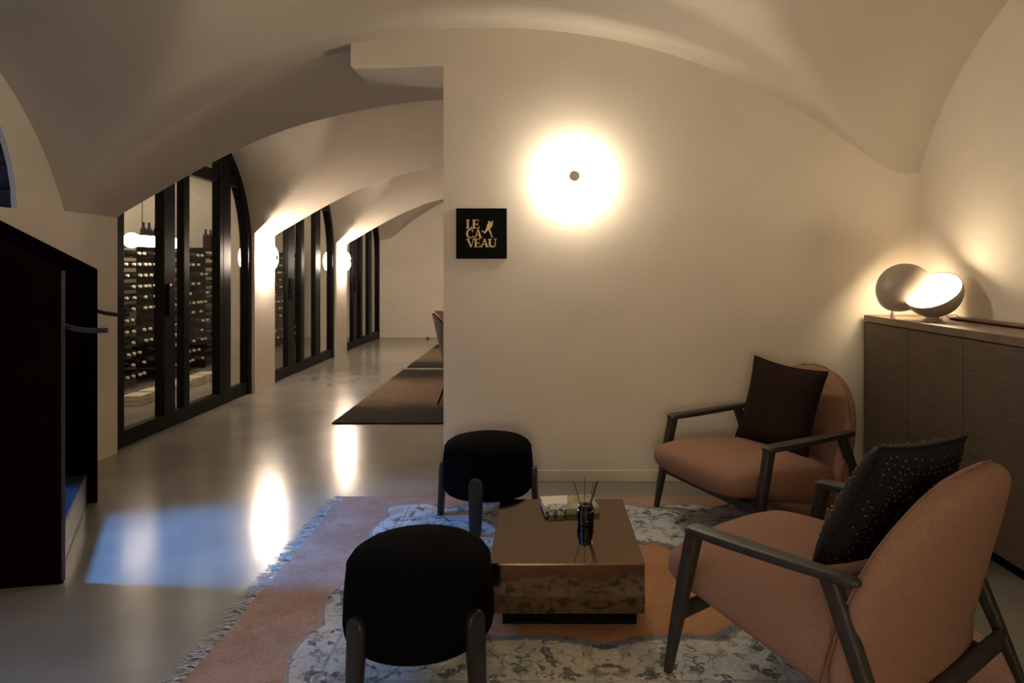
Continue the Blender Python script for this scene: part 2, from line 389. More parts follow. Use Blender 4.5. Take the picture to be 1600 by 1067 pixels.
def cellar_door(k):
    c = 6.40 + P * k; y0 = c - 1.24
    root = tag(empty(f'door_{k + 1}', (XD, c, 0)), kind='structure')
    def L(bm):   # world -> local
        for v in bm.verts: v.co -= Vector((XD, c, 0))
        return bm
    bm = bmesh.new(); arch_frame(bm, c, 1.25, 1.15, XD - .06, XD + .035); obj('door_frame', L(bm), M['black_steel'], root, angle=20)
    bm = bmesh.new(); box(bm, XD - .05, XD + .025, y0 + .08, c + 1.16, .0, .13); obj('bottom_rail', L(bm), M['black_steel'], root, smooth=False, bevel=.004)
    if k == 0: bars = [(.0, .16), (.70, .88), (1.05, 1.15), (1.72, 1.80), (1.83, 1.99)]
    else: bars = [(.55, .79), (1.0, 1.12), (1.62, 1.84)]
    for i, (a, b) in enumerate(bars):
        dz = .012 * (i % 2)
        bm = bmesh.new(); za, zb = max(1.62, arch(y0 + a, c, 1.2)), arch(y0 + b, c, 1.2)
        prism(bm, [Vector((XD - .045, y0 + a, .12)), Vector((XD - .045, y0 + b, .12)), Vector((XD - .045, y0 + b, zb)), Vector((XD - .045, y0 + a, za))], (.07 + dz, 0, 0))
        fix(bm); o = obj('stile', L(bm), M['black_steel'], root, smooth=False, bevel=.004)
    ta, tb = (1.15, 2.33)
    bm = bmesh.new(); box(bm, XD - .045, XD + .03, y0 + ta - .09, y0 + tb - .12, 2.26, 2.38); obj('transom', L(bm), M['black_steel'], root, smooth=False, bevel=.004)
    edges = ([.09] + [v for ab in bars for v in ab] + [2.39])[2 * (k == 0):]
    for a, b in zip(edges[::2], edges[1::2]):
        bm = bmesh.new(); n = 10; pts = [Vector((XD - .012, y0 + a, .12)), Vector((XD - .012, y0 + b, .12))]
        for i in range(n + 1):
            y = y0 + b + (a - b) * i / n; pts.append(Vector((XD - .012, y, max(.2, arch(y, c, 1.17)))))
        prism(bm, pts, (.004, 0, 0)); fix(bm)
        obj('pane', L(bm), M['glass'], root, smooth=False)
    bm = bmesh.new(); hb = bars[1] if k == 0 else bars[0]; hy = y0 + sum(hb) / 2 - .02
    box(bm, XD + .02, XD + .055, hy - .022, hy + .022, .98, 1.26)
    hd = obj('door_handle', L(bm), M['black_steel'], root, smooth=False, bevel=.004)
    if k == 0:
        bm = bmesh.new(); lathe(bm, [(.007, 0), (.006, .004), (0, .005)], 10, (XD + .0552, hy + .0, 1.25), (1, 0, 0)); obj('indicator_light', L(bm), M['led'], hd)
for k in range(3): cellar_door(k)

# ------------------------------------------------------------------ staircase at the left
near_e = Vector((-2.12, 3.02, 0)); far_e = Vector((-2.645, 4.06, 0)); sd = Vector((-.98, -.2, 0)).normalized()
stair = tag(empty('staircase', (-2.4, 3.5, 0)), 'low dark stone steps between burgundy steel panels at left', 'staircase')
off = Vector((-2.4, 3.5, 0))
for i in range(4):
    a = near_e + sd * (.035 + .27 * i) + Vector((0, .025, 0)); b = far_e + sd * (.035 + .27 * i) - Vector((0, .02, 0))
    a2 = near_e + sd * 1.08 + Vector((0, .03, 0)); b2 = far_e + sd * 1.08; lim = XL + .01
    pts = [Vector((max(p.x, lim), p.y, 0)) - off + Vector((0, 0, .18 * i)) for p in (a, b, b2, a2)]
    if b.x < lim + .02: pts = [pts[0], Vector((lim, b.y, 0)) - off + Vector((0, 0, .18 * i)), pts[3]]
    bm = bmesh.new(); prism(bm, pts, (0, 0, .178)); fix(bm)
    obj('step', bm, M['step'], stair, smooth=False, bevel=.008)
for i in range(7):
    bm = bmesh.new(); xa = -3.205 - .24 * i; box(bm, xa - .24 - off.x, xa - off.x, 2.85 - off.y, 3.65 - off.y, .0, .90 + .18 * (i)); obj('step', bm, M['step'], stair, smooth=False, bevel=.006)
def panel(name, e, length, label):
    root = tag(empty(name, e), label, 'balustrade')
    t = Vector((.002, .014, 0))
    pts = [Vector((0, 0, 0)), Vector((0, 0, 1.39)), sd * length + Vector((0, 0, 1.39 + .56 * length)), sd * length]
    bm = bmesh.new(); prism(bm, pts, t); fix(bm); obj('steel_panel', bm, M['burgundy'], root, smooth=False, bevel=.003)
    return root
bm = bmesh.new(); box(bm, XL + .01 - off.x, -2.52 - off.x, 2.58 - off.y, 2.76 - off.y, 0, 1.62); obj('added_shade_block', bm, M['burgundy'], stair, smooth=False, bevel=.003)  # unseen block added beside the stair to widen the floor shadow
p1 = panel('stair_balustrade', near_e, 1.08, 'near burgundy steel stair panel with light vertical edge')
p2 = panel('stair_balustrade', far_e, .54, 'far burgundy steel stair panel with sloping top against the pier')
for p, s, n in ((p1, 1, 1.05), (p2, -1, .5)):
    q = Vector((0, .05, 0))
    bm = bmesh.new()
    pts = [sd * n + q + Vector((0, 0, 1.15 + .56 * n)), sd * .06 + q + Vector((0, 0, 1.15)), q - sd * .02 + Vector((0, 0, 1.125)), q - sd * .08 + Vector((0, 0, 1.115)), q - sd * .155 + Vector((0, 0, 1.115))]
    tube(bm, pts, .012, 10); obj('handrail', bm, M['edge_steel'], p)
bm = bmesh.new(); box(bm, -.001, .004, -.002, .018, .01, 1.385); obj('edge_strip', bm, M['edge_steel'], p1, smooth=False)

# ------------------------------------------------------------------ sideboard
sb = tag(empty('sideboard', (2.29, 3.2, 0)), 'long smoked oak sideboard with flat doors along the right wall', 'sideboard')
SX, SY = 2.29, 3.2
def sbx(name, a, m, par=sb, bevel=.003):
    bm = bmesh.new(); box(bm, a[0] - SX, a[1] - SX, a[2] - SY, a[3] - SY, a[4], a[5]); return obj(name, bm, m, par, smooth=False, bevel=bevel)
sbx('cabinet_body', (2.122, XR - .005, 1.90, 4.42, .075, 1.05), M['oak'])
sbx('top', (2.098, XR - .003, 1.87, 4.435, 1.052, 1.094), M['oak_top'])
sbx('plinth', (2.16, XR - .01, 1.92, 4.40, 0, .075), M['bronze_dark'])
sbx('side_panel', (2.100, XR - .005, 4.415, 4.435, .06, 1.050), M['oak'])
yy = 4.412
while yy > 2.0:
    sbx('cabinet_door', (2.100, 2.121, yy - .505, yy, .08, 1.046), M['oak'], bevel=.002); yy -= .509
sbx('cable_ledge', (2.395, XR - .008, 1.9, 4.03, 1.1005, 1.112), M['oak_top'])
sbx('ledge_foot', (2.405, XR - .02, 1.92, 4.02, 1.0935, 1.1005), M['bronze_dark'])

# ------------------------------------------------------------------ table lamp (ball opened in two halves)
def hemi(bm, R, t, n, c, seg=40, rings=14):
    prof = []
    for i in range(rings + 1):
        a = PI / 2 * i / rings; prof.append((R * math.sin(a), -R * math.cos(a)))
    for i in range(rings + 1):
        a = PI / 2 * (1 - i / rings); prof.append(((R - t) * math.sin(a), -(R - t) * math.cos(a) + .0))
    prof[0] = (0, -R); prof[-1] = (0, -(R - t))
    lathe(bm, prof, seg, c, n); fix(bm)
LB = Vector((2.215, 3.95, 1.094))
lamp = tag(empty('table_lamp', LB), 'small round taupe table lamp opened in two halves, lit', 'lamp')
cR = Vector((2.265, 3.95, 1.270)) - LB; nR = Vector((-.55, -.33, .76)).normalized()
bm = bmesh.new(); hemi(bm, .160, .008, nR, cR); obj('lamp_bowl', bm, M['ceramic'], lamp)
bm = bmesh.new(); lathe(bm, [(0, -.05), (.10, -.047), (.145, -.02), (.149, -.006), (.143, .004), (0, .012)], 40, cR, nR); fix(bm)
obj('lamp_diffuser', bm, M['lamp_disc'], lamp)
cL = Vector((2.205, 4.13, 1.262)) - LB; nL = Vector((.62, .45, -.64)).normalized()
bm = bmesh.new(); hemi(bm, .163, .008, nL, cL); sh = obj('lamp_shade', bm, M['ceramic'], lamp)
bm = bmesh.new(); lathe(bm, [(0, -.03), (.10, -.028), (.145, -.012), (.143, -.004), (0, .0)], 40, cL, nL); fix(bm); obj('lamp_diffuser', bm, M['lamp_inner'], lamp)
bm = bmesh.new(); lathe(bm, [(.052, 0), (.052, .006), (.036, .012), (.034, .03), (.045, .045), (.02, .05), (0, .05)], 28, (cR.x, cR.y, 0)); fix(bm); obj('lamp_foot', bm, M['ceramic'], lamp)
bm = bmesh.new(); lathe(bm, [(.016, 0), (.014, .02), (.010, .05), (0, .05)], 16, (cL.x - .085, cL.y - .02, 0)); fix(bm); obj('shade_foot', bm, M['ceramic'], lamp)
bm = bmesh.new(); tube(bm, [(.09, 0, .006), (.13, -.02, .03), (.165, -.03, .035), (.20, -.05, .008), (.215, -.12, .024)], .003, 6); obj('cord', bm, M['cord'], lamp)

# ------------------------------------------------------------------ wall sconces
def sconce(loc, ax, label, m, baffle=True):
    root = empty('wall_sconce', loc); tag(root, label, 'wall lamp'); ax = Vector(ax)
    bm = bmesh.new(); lathe(bm, [(.06, .0), (.06, .012), (.018, .016), (.018, .05), (0, .05)], 28, (0, 0, 0), ax); fix(bm); obj('back_plate', bm, M['brass'], root)
    bm = bmesh.new()
    if baffle: lathe(bm, [(0, .028), (.075, .030), (.120, .041), (.138, .053), (.136, .057), (.118, .049), (0, .035)], 36, (0, 0, 0), ax); fix(bm); obj('halo_baffle', bm, M['enamel'], root)  # unseen disc added behind the shade to tighten the wall halo
    else: bm.free()
    bm = bmesh.new(); lathe(bm, [(0, .038), (.07, .042), (.116, .055), (.140, .072), (.1425, .08), (.137, .094), (.112, .110), (.06, .122), (0, .126)], 40, (0, 0, 0), ax); fix(bm); obj('opal_shade', bm, m, root)
    bm = bmesh.new(); lathe(bm, [(.030, .118), (.035, .125), (.035, .137), (.026, .1425), (0, .144)], 28, (0, 0, 0), ax); fix(bm); obj('knob', bm, M['beige_knob'], root)
    return root
sconce((.214, 4.47, 1.982), (0, -1, 0), 'round glowing wall lamp with small beige knob beside the black sign', M['opal'])
sconce((XL, 7.93, 1.515), (1, 0, 0), 'glowing wall lamp on the nearer corridor pier', M['opal_pier'], False)
sconce((XL, 10.98, 1.50), (1, 0, 0), 'glowing wall lamp on the farther corridor pier', M['opal_pier'], False)

# ------------------------------------------------------------------ sign
sg = tag(empty('wall_sign', (-.3875, 4.47, 1.6225)), 'square black wall sign with gold letters and running figure', 'sign')
bm = bmesh.new(); box(bm, -.1655, .1655, -.014, -.001, -.1645, .1645); obj('sign_plate', bm, M['sign_black'], sg, smooth=False, bevel=.002)
K = .33 / 336
def sp(px, py): return Vector(((px - 310) * K, -.0142, (789.5 - py) * K))
def gl(name, polys):
    bm = bmesh.new()
    for i, pl in enumerate(polys):
        prism(bm, [sp(*p) + Vector((0, -.0002 * (i % 3), 0)) for p in pl], (0, -.0016, 0))
    fix(bm); return obj(name, bm, M['gold'], sg, smooth=False)
def R4(a, b, c, d): return [(a, b), (c, b), (c, d), (a, d)]
def arcp(cx, cy, rx0, ry0, rx1, ry1, a0, a1, dx=0, n=12):
    o = []; i_ = []
    for k in range(n + 1):
        a = math.radians(a0 + (a1 - a0) * k / n)
        o.append((cx + rx0 * math.cos(a), cy - ry0 * math.sin(a))); i_.append((cx + dx + rx1 * math.cos(a), cy - ry1 * math.sin(a)))
    return o, i_
def ringp(*a, **k):
    o, i_ = arcp(*a, **k); return [[o[j], o[j + 1], i_[j + 1], i_[j]] for j in range(len(o) - 1)]
def let_E(x, y, w, h): return [R4(x + 4, y, x + 17, y + h), R4(x, y, x + w - 3, y + 5), R4(x, y + h - 5, x + w, y + h), R4(x + 15, y + h * .46, x + w - 10, y + h * .46 + 5),
    [(x + w - 9, y), (x + w - 3, y), (x + w - 3, y + 15)], [(x + w - 11, y + h), (x + w + 1, y + h - 18), (x + w, y + h)], R4(x + w - 13, y + h * .38, x + w - 9, y + h * .46 + 12)]
def let_L(x, y, w, h): return [R4(x + 5, y, x + 18, y + h), R4(x, y, x + 24, y + 4), R4(x, y + h - 5, x + w, y + h), [(x + w - 12, y + h), (x + w + 1, y + h - 19), (x + w, y + h)]]
def let_A(x, y, w, h): return [[(x + w * .5 - 2, y), (x + w * .5 + 5, y), (x + w - 4, y + h), (x + w - 19, y + h)], [(x + w * .5 - 2, y), (x + w * .5 + 3, y + 5), (x + 11, y + h), (x + 6, y + h)],
    R4(x + w * .25, y + h * .62, x + w * .75, y + h * .62 + 5), R4(x, y + h - 4, x + 18, y + h), R4(x + w - 24, y + h - 4, x + w + 1, y + h)]
def let_V(x, y, w, h): return [[(x + 4, y), (x + 19, y), (x + w * .5 + 7, y + h), (x + w * .5, y + h)], [(x + w - 10, y), (x + w - 5, y), (x + w * .5 + 7, y + h), (x + w * .5 + 1, y + h)], R4(x, y, x + 24, y + 4), R4(x + w - 17, y, x + w + 1, y + 4)]
def let_U(x, y, w, h): return [R4(x + 5, y, x + 18, y + h * .68), R4(x + w - 11, y, x + w - 6, y + h * .68), R4(x, y, x + 24, y + 4), R4(x + w - 17, y, x + w + 1, y + 4)] + ringp(x + w * .5, y + h * .66, w * .5 - 5, h * .36, w * .5 - 14, h * .2, 180, 360, dx=3)
def let_C(x, y, w, h): return ringp(x + w * .52, y + h / 2, w * .52, h / 2 + 1, w * .34, h / 2 - 5, 52, 308, dx=4) + [R4(x + w - 9, y + 2, x + w - 4, y + 20), [(x + w - 12, y + h - 8), (x + w - 2, y + h - 17), (x + w - 4, y + h - 3)]]
gl('letter', let_L(208, 698, 40, 59)); gl('letter', let_E(250, 698, 46, 59))
gl('letter', let_C(208, 761, 52, 59)); gl('letter', let_A(258, 761, 58, 59))
gl('letter', let_V(208, 825, 58, 56)); gl('letter', let_E(262, 825, 42, 56)); gl('letter', let_A(300, 825, 60, 56)); gl('letter', let_U(354, 825, 57, 56))
hd = [(362 + 8 * math.cos(a * PI / 5), 714 + 8 * math.sin(a * PI / 5)) for a in range(10)]
gl('running_figure', [hd, [(353, 722), (372, 722), (378, 738), (368, 758), (352, 768), (341, 758), (346, 738)], [(368, 724), (384, 706), (389, 708), (378, 740), (370, 742)],
    [(374, 736), (386, 724), (385, 730), (376, 752), (366, 756)], [(343, 756), (352, 768), (336, 789), (326, 785)], [(336, 780), (336, 789), (311, 777), (312, 769)], [(352, 755), (366, 760), (376, 784), (366, 788)], [(366, 780), (376, 784), (380, 806), (374, 810)], [(374, 804), (389, 812), (386, 818), (374, 812)]])

# ------------------------------------------------------------------ rug with pattern
class NB:
    def __init__(s, nt): s.nt = nt
    def m(s, op, a, b=None, c=None):
        n = s.nt.nodes.new('ShaderNodeMath'); n.operation = op
        for i, v in enumerate((a, b, c)):
            if v is None: continue
            if isinstance(v, (int, float)): n.inputs[i].default_value = v
            else: s.nt.links.new(v, n.inputs[i])
        return n.outputs[0]
    def noise(s, vec, sc, det=4, rough=.5):
        n = s.nt.nodes.new('ShaderNodeTexNoise'); n.inputs['Scale'].default_value = sc; n.inputs['Detail'].default_value = det; n.inputs['Roughness'].default_value = rough
        s.nt.links.new(vec, n.inputs['Vector']); return n.outputs[0]
    def mix(s, f, a, b):
        n = s.nt.nodes.new('ShaderNodeMix'); n.data_type = 'RGBA'
        if isinstance(f, (int, float)): n.inputs[0].default_value = f
        else: s.nt.links.new(f, n.inputs[0])
        for i, v in ((6, a), (7, b)):
            if isinstance(v, tuple): n.inputs[i].default_value = (*v, 1)
            else: s.nt.links.new(v, n.inputs[i])
        return n.outputs[2]
    def step(s, x, lo, hi):
        n = s.nt.nodes.new('ShaderNodeMapRange'); n.interpolation_type = 'SMOOTHSTEP'
        s.nt.links.new(x, n.inputs[0]); n.inputs[1].default_value = lo; n.inputs[2].default_value = hi
        return n.outputs[0]
def rug_material():
    m, nt, b = new_mat('faded_persian_wool'); q = NB(nt)
    b.inputs['Roughness'].default_value = .95; b.inputs['Specular IOR Level'].default_value = .1
    tc = nt.nodes.new('ShaderNodeTexCoord'); co = tc.outputs['Object']
    sx = nt.nodes.new('ShaderNodeSeparateXYZ'); nt.links.new(co, sx.inputs[0])
    x, y = sx.outputs[0], sx.outputs[1]
    nz = q.m('SUBTRACT', q.noise(co, 9, 3), .5); nz2 = q.m('SUBTRACT', q.noise(co, 26, 3), .5)
    ax, ay = q.m('ABSOLUTE', x), q.m('ABSOLUTE', y)
    sc = q.m('ADD', q.m('MULTIPLY', q.m('ABSOLUTE', q.m('SINE', q.m('MULTIPLY', x, 8.2))), .07), q.m('MULTIPLY', q.m('ABSOLUTE', q.m('SINE', q.m('MULTIPLY', y, 8.2))), .07))
    ex = q.m('SUBTRACT', 1.435, ax); ey = q.m('SUBTRACT', 1.10, ay)
    e = q.m('MINIMUM', q.m('SUBTRACT', ex, .12), ey)
    e = q.m('ADD', q.m('ADD', e, sc), q.m('MULTIPLY', nz, .03))
    border = q.step(e, .262, .258)          # 1 in the salmon border
    bline = q.m('MULTIPLY', q.step(e, .258, .264), q.step(e, .282, .276))
    e2 = q.m('ADD', q.m('MINIMUM', q.m('SUBTRACT', ex, .10), ey), q.m('MULTIPLY', nz, .012))
    bl2 = q.m('MULTIPLY', q.step(e2, .335, .340), q.step(e2, .356, .350))
    th = q.m('ARCTAN2', q.m('MULTIPLY', y, 1.5), x)
    rr = q.m('SQRT', q.m('ADD', q.m('POWER', q.m('DIVIDE', ax, .90), 2), q.m('POWER', q.m('DIVIDE', q.m('ADD', y, .05), .475), 2)))
    rr = q.m('ADD', q.m('ADD', rr, q.m('MULTIPLY', q.m('ABSOLUTE', q.m('SINE', q.m('MULTIPLY', th, 6))), .10)), q.m('MULTIPLY', nz2, .09))
    med = q.step(rr, 1.0, .99)
    mline = q.m('MULTIPLY', q.step(rr, .985, 1.0), q.step(rr, 1.10, 1.06))
    # salmon and cream fields
    big = q.noise(co, 3.2, 4); fine = q.noise(co, 70, 4, .7)
    salmon = q.mix(q.step(big, .35, .68), (.36, .22, .16), (.46, .31, .24))
    salmon = q.mix(q.m('MULTIPLY', q.step(q.noise(co, 15, 5, .65), .52, .66), .45), salmon, (.30, .17, .15))
    salmon_in = q.mix(q.step(big, .35, .65), (.40, .19, .095), (.46, .25, .14))
    cb = nt.nodes.new('ShaderNodeCombineXYZ'); nt.links.new(ax, cb.inputs[0]); nt.links.new(ay, cb.inputs[1])
    nn = nt.nodes.new('ShaderNodeTexNoise'); nn.inputs['Scale'].default_value = 9; nn.inputs['Detail'].default_value = 3; nt.links.new(cb.outputs[0], nn.inputs['Vector'])
    sv = nt.nodes.new('ShaderNodeVectorMath'); sv.operation = 'SCALE'; sv.inputs['Scale'].default_value = .15
    wv = nt.nodes.new('ShaderNodeVectorMath'); wv.operation = 'ADD'
    nt.links.new(nn.outputs['Color'], sv.inputs[0]); nt.links.new(cb.outputs[0], wv.inputs[0]); nt.links.new(sv.outputs[0], wv.inputs[1]); wc = wv.outputs[0]
    cream = q.mix(q.step(q.noise(co, 4, 3), .4, .62), (.64, .60, .52), (.47, .49, .49))
    ridge = q.m('ABSOLUTE', q.m('SUBTRACT', q.noise(wc, 9, 2, .4), .5))
    vine = q.m('MULTIPLY', q.step(ridge, .020, .008), .7)
    leaf = q.m('MULTIPLY', q.step(q.noise(wc, 17, 3, .55), .545, .585), q.step(q.noise(cb.outputs[0], 6, 2), .40, .50))
    flow = q.step(q.noise(wc, 11, 2, .5), .60, .64)
    cream = q.mix(q.m('MULTIPLY', flow, .55), cream, (.30, .235, .10))
    cream = q.mix(vine, cream, (.15, .155, .16))
    cream = q.mix(q.m('MULTIPLY', leaf, .85), cream, (.07, .08, .09))
    wear = q.step(q.noise(co, 45, 4, .7), .5, .62)
    cream = q.mix(q.m('MULTIPLY', wear, .35), cream, (.60, .57, .50))
    col = q.mix(border, cream, salmon)
    col = q.mix(q.m('MULTIPLY', bline, .6), col, (.13, .13, .17))
    col = q.mix(q.m('MULTIPLY', bl2, .4), col, (.15, .16, .20))
    col = q.mix(med, col, salmon_in)
    col = q.mix(q.m('MULTIPLY', mline, .75), col, (.085, .085, .12))
    fm = nt.nodes.new('ShaderNodeMapRange'); nt.links.new(fine, fm.inputs[0]); fm.inputs[1].default_value = .3; fm.inputs[2].default_value = .7; fm.inputs[3].default_value = .78; fm.inputs[4].default_value = 1.12
    hs = nt.nodes.new('ShaderNodeHueSaturation'); nt.links.new(col, hs.inputs['Color']); nt.links.new(fm.outputs[0], hs.inputs['Value'])
    nt.links.new(hs.outputs[0], b.inputs['Base Color'])
    bp = nt.nodes.new('ShaderNodeBump'); bp.inputs['Strength'].default_value = .5; bp.inputs['Distance'].default_value = .006
    nt.links.new(q.noise(co, 160, 3), bp.inputs['Height']); nt.links.new(bp.outputs[0], b.inputs['Normal'])
    return m
RC = Vector((.235, 3.05, 0))
rug = tag(empty('area_rug', RC), 'faded salmon and cream patterned rug with fringed end under the seating', 'rug')
def rug_edge(v): return -1.435 + .018 * noise.noise(Vector((v * 3.1, 5, 0)))
bm = bmesh.new(); NXR, NYR = 150, 100; g = []
for j in range(NYR + 1):
    v = -1.1 + 2.2 * j / NYR; r_ = []
    for i in range(NXR + 1):
        t = i / NXR; xl = rug_edge(v); u = xl + (1.435 - xl) * t
        hgt = .009 + .0018 * noise.noise(Vector((u * 4, v * 4, 1)))
        wr = math.exp(-((t) / .10) ** 2)     # creases near the fringed end
        hgt += wr * .012 * max(0, math.sin(v * 9 + 2 * noise.noise(Vector((u, v, 0)))) ** 9)
        vv = v + .008 * noise.noise(Vector((u * 2.5, v, 3))) * (1 if j in (0, NYR) else 0)
        r_.append(bm.verts.new((u, vv, hgt)))
    g.append(r_)
for A, B in zip(g, g[1:]):
    for i in range(NXR): bm.faces.new((A[i], A[i + 1], B[i + 1], B[i]))
be = [e for e in bm.edges if e.is_boundary]
ext = bmesh.ops.extrude_edge_only(bm, edges=be)
for v in ext['geom']:
    if isinstance(v, bmesh.types.BMVert): v.co.z = .0005
obj('rug_pile', bm, rug_material(), rug, angle=60)
bm = bmesh.new(); rf = random.Random(5)
for i in range(400):
    v = -1.1 + 2.2 * (i + rf.random()) / 400; xs = rug_edge(v) + .004; L = rf.uniform(.045, .095); a = rf.gauss(0, .45)
    clump = math.sin(v * 55 + 3 * math.sin(v * 9)) * .03
    if math.sin(v * 140 + 2 * math.sin(v * 17)) > .55: continue
    pts = [(xs, v, .006), (xs - L * .35, v + L * .15 * math.sin(a) + clump * .2, .007 + rf.random() * .004), (xs - L * .7, v + L * .5 * math.sin(a) + clump * .6, .004), (xs - L, v + L * .8 * math.sin(a * 1.4) + clump, .0035)]
    tube(bm, pts, [.0022, .002, .0018, .001], 4)
tag(obj('fringe', bm, M['fringe'], rug), kind='stuff')

# ------------------------------------------------------------------ corridor rugs
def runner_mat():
    m, nt, b = new_mat('charcoal_brown_wool'); q = NB(nt)
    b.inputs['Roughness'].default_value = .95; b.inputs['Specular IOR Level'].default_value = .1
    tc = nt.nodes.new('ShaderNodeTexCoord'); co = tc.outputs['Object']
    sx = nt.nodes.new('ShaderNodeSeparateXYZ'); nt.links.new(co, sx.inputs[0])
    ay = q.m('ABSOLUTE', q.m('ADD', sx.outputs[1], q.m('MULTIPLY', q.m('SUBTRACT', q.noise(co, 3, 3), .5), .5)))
    f = q.step(ay, 1.1, .45)  # brown middle easing to charcoal at both ends
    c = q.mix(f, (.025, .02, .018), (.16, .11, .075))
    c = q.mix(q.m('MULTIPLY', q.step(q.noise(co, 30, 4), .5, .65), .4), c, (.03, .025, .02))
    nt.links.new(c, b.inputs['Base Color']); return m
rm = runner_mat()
for y0, y1, lab in ((6.11, 9.30, 'nearer charcoal rug with brown middle on the corridor floor'), (9.56, 12.3, 'farther charcoal rug beyond the first in the corridor')):
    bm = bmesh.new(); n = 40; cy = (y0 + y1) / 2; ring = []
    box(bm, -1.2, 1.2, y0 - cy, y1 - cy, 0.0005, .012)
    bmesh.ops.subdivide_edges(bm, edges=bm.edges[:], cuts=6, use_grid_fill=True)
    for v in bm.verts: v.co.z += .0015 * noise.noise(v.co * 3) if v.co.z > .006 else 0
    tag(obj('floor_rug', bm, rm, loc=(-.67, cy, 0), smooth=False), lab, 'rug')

# ------------------------------------------------------------------ stools
def stool(loc, rot, label):
    root = tag(empty('round_stool', loc, rot), label, 'stool', None)
    prof = [(0, .158), (.19, .160), (.225, .168), (.243, .190), (.248, .22)]
    prof += [(.2465, .27), (.243, .33), (.238, .38), (.234, .405), (.222, .428), (.198, .444), (.15, .457), (.08, .466), (0, .470)]
    prof = [(r_ * 1.03, z_) for r_, z_ in prof]
    bm = bmesh.new(); lathe(bm, prof, 64); fix(bm); o = obj('upholstered_seat', bm, M['velvet'], root, angle=60)
    bm = bmesh.new()
    tube(bm, [(.2405 * math.cos(2 * PI * i / 64), .2405 * math.sin(2 * PI * i / 64), .4065) for i in range(65)], .003, 6); obj('piping', bm, M['velvet'], o)
    for k in range(4):
        a = PI / 2 * k; c, s = math.cos(a), math.sin(a); bm = bmesh.new(); st = []
        t = Vector((-s, c, 0)); n_ = Vector((c, s, 0))
        for z, wd, r in [(0, .026, .268), (.01, .029, .2675), (.06, .033, .2655), (.20, .0385, .258), (.26, .0385, .2565), (.278, .0365, .2560), (.292, .030, .2555), (.302, .019, .2550), (.306, .006, .2550)]:
            st.append((n_ * (r + .006) + Vector((0, 0, z)), t * wd, n_ * .0145))
        loft_bar(bm, st); obj('leg', bm, M['black_wood'], root)
    return root
# legs in the picture: rear stool feet at (-.538,3.83) and (-.332,3.58)
stool((-.295, 3.81, 0), math.atan2(3.57 - 3.81, -.335 + .295) , 'black round stool with four legs standing behind, against the wall side of the table')
stool((-.415, 2.34, 0), math.atan2(2.146 - 2.34, -.567 + .415), 'black round stool in the foreground left of the bronze table')

# ------------------------------------------------------------------ coffee table
ct = tag(empty('coffee_table', (.1, 2.944, 0)), 'low bronze mirrored box coffee table on a recessed dark plinth', 'table')
bm = bmesh.new(); box(bm, -.293, .293, -.357, .357, .088, .275); obj('mirrored_box', bm, M['bronze'], ct, smooth=False, bevel=.0015)
bm = bmesh.new(); box(bm, -.295, .295, -.359, .359, .2755, .2800); obj('table_top', bm, M['bronze'], ct, smooth=False, bevel=.0012)
bm = bmesh.new(); box(bm, -.25, .275, -.28, .28, .008, .0875); obj('plinth', bm, M['bronze_dark'], ct, smooth=False, bevel=.003)
for s in (-1, 1):
    bm = bmesh.new(); box(bm, s * .2925 - .0015, s * .2925 + .0015, -.3600, -.3575, .088, .2755); obj('corner_trim', bm, M['bronze_edge'], ct, smooth=False)
bm = bmesh.new(); box(bm, -.294, .294, -.3608, -.3585, .2742, .2778); obj('edge_trim', bm, M['bronze_edge'], ct, smooth=False)

# book
def cover_mat():
    m, nt, b = new_mat('printed_cover'); q = NB(nt); b.inputs['Roughness'].default_value = .35
    tc = nt.nodes.new('ShaderNodeTexCoord'); co = tc.outputs['Object']
    sx = nt.nodes.new('ShaderNodeSeparateXYZ'); nt.links.new(co, sx.inputs[0])
    n1 = q.m('SUBTRACT', q.noise(co, 18, 4, .6), .5)
    left = q.step(q.m('ADD', q.m('SUBTRACT', sx.outputs[0], q.m('MULTIPLY', sx.outputs[1], 0.25)), q.m('MULTIPLY', n1, .05)), -.004, -.012)
    up = q.step(q.m('ADD', sx.outputs[1], q.m('MULTIPLY', n1, .10)), -.036, -.028)
    fol = q.mix(q.step(q.noise(co, 55, 3), .45, .55), (.06, .065, .03), (.42, .40, .30))
    oliv = q.mix(q.step(q.noise(co, 30, 3), .4, .6), (.17, .16, .06), (.30, .28, .13))
    c = q.mix(left, oliv, fol)
    c = q.mix(q.m('MULTIPLY', left, up), c, (.66, .58, .48))
    nt.links.new(c, b.inputs['Base Color']); return m
bk = tag(empty('book', (.1315, 3.188, .2802), math.atan2(.032, .247)), 'thick white-paged book with foliage cover on the bronze table', 'book')
bm = bmesh.new(); box(bm, -.120, .122, -.088, .086, .0022, .0248); obj('pages', bm, M['paper'], bk, smooth=False)
cm = cover_mat()
bm = bmesh.new(); box(bm, -.124, .125, -.091, .089, .025, .0275); obj('cover', bm, cm, bk, smooth=False, bevel=.0008)
bm = bmesh.new(); box(bm, -.124, .125, -.091, .089, 0, .0022); obj('back_cover', bm, M['paper'], bk, smooth=False)
bm = bmesh.new(); box(bm, -.124, .125, -.0935, -.091, 0, .0275); obj('spine', bm, cm, bk, smooth=False, bevel=.0008)
bm = bmesh.new(); lathe(bm, [(.005, 0), (.005, .0008), (0, .0008)], 14, (-.113, -.0936, .014), (0, -1, 0)); obj('spine_mark', bm, M['sign_black'], bk)
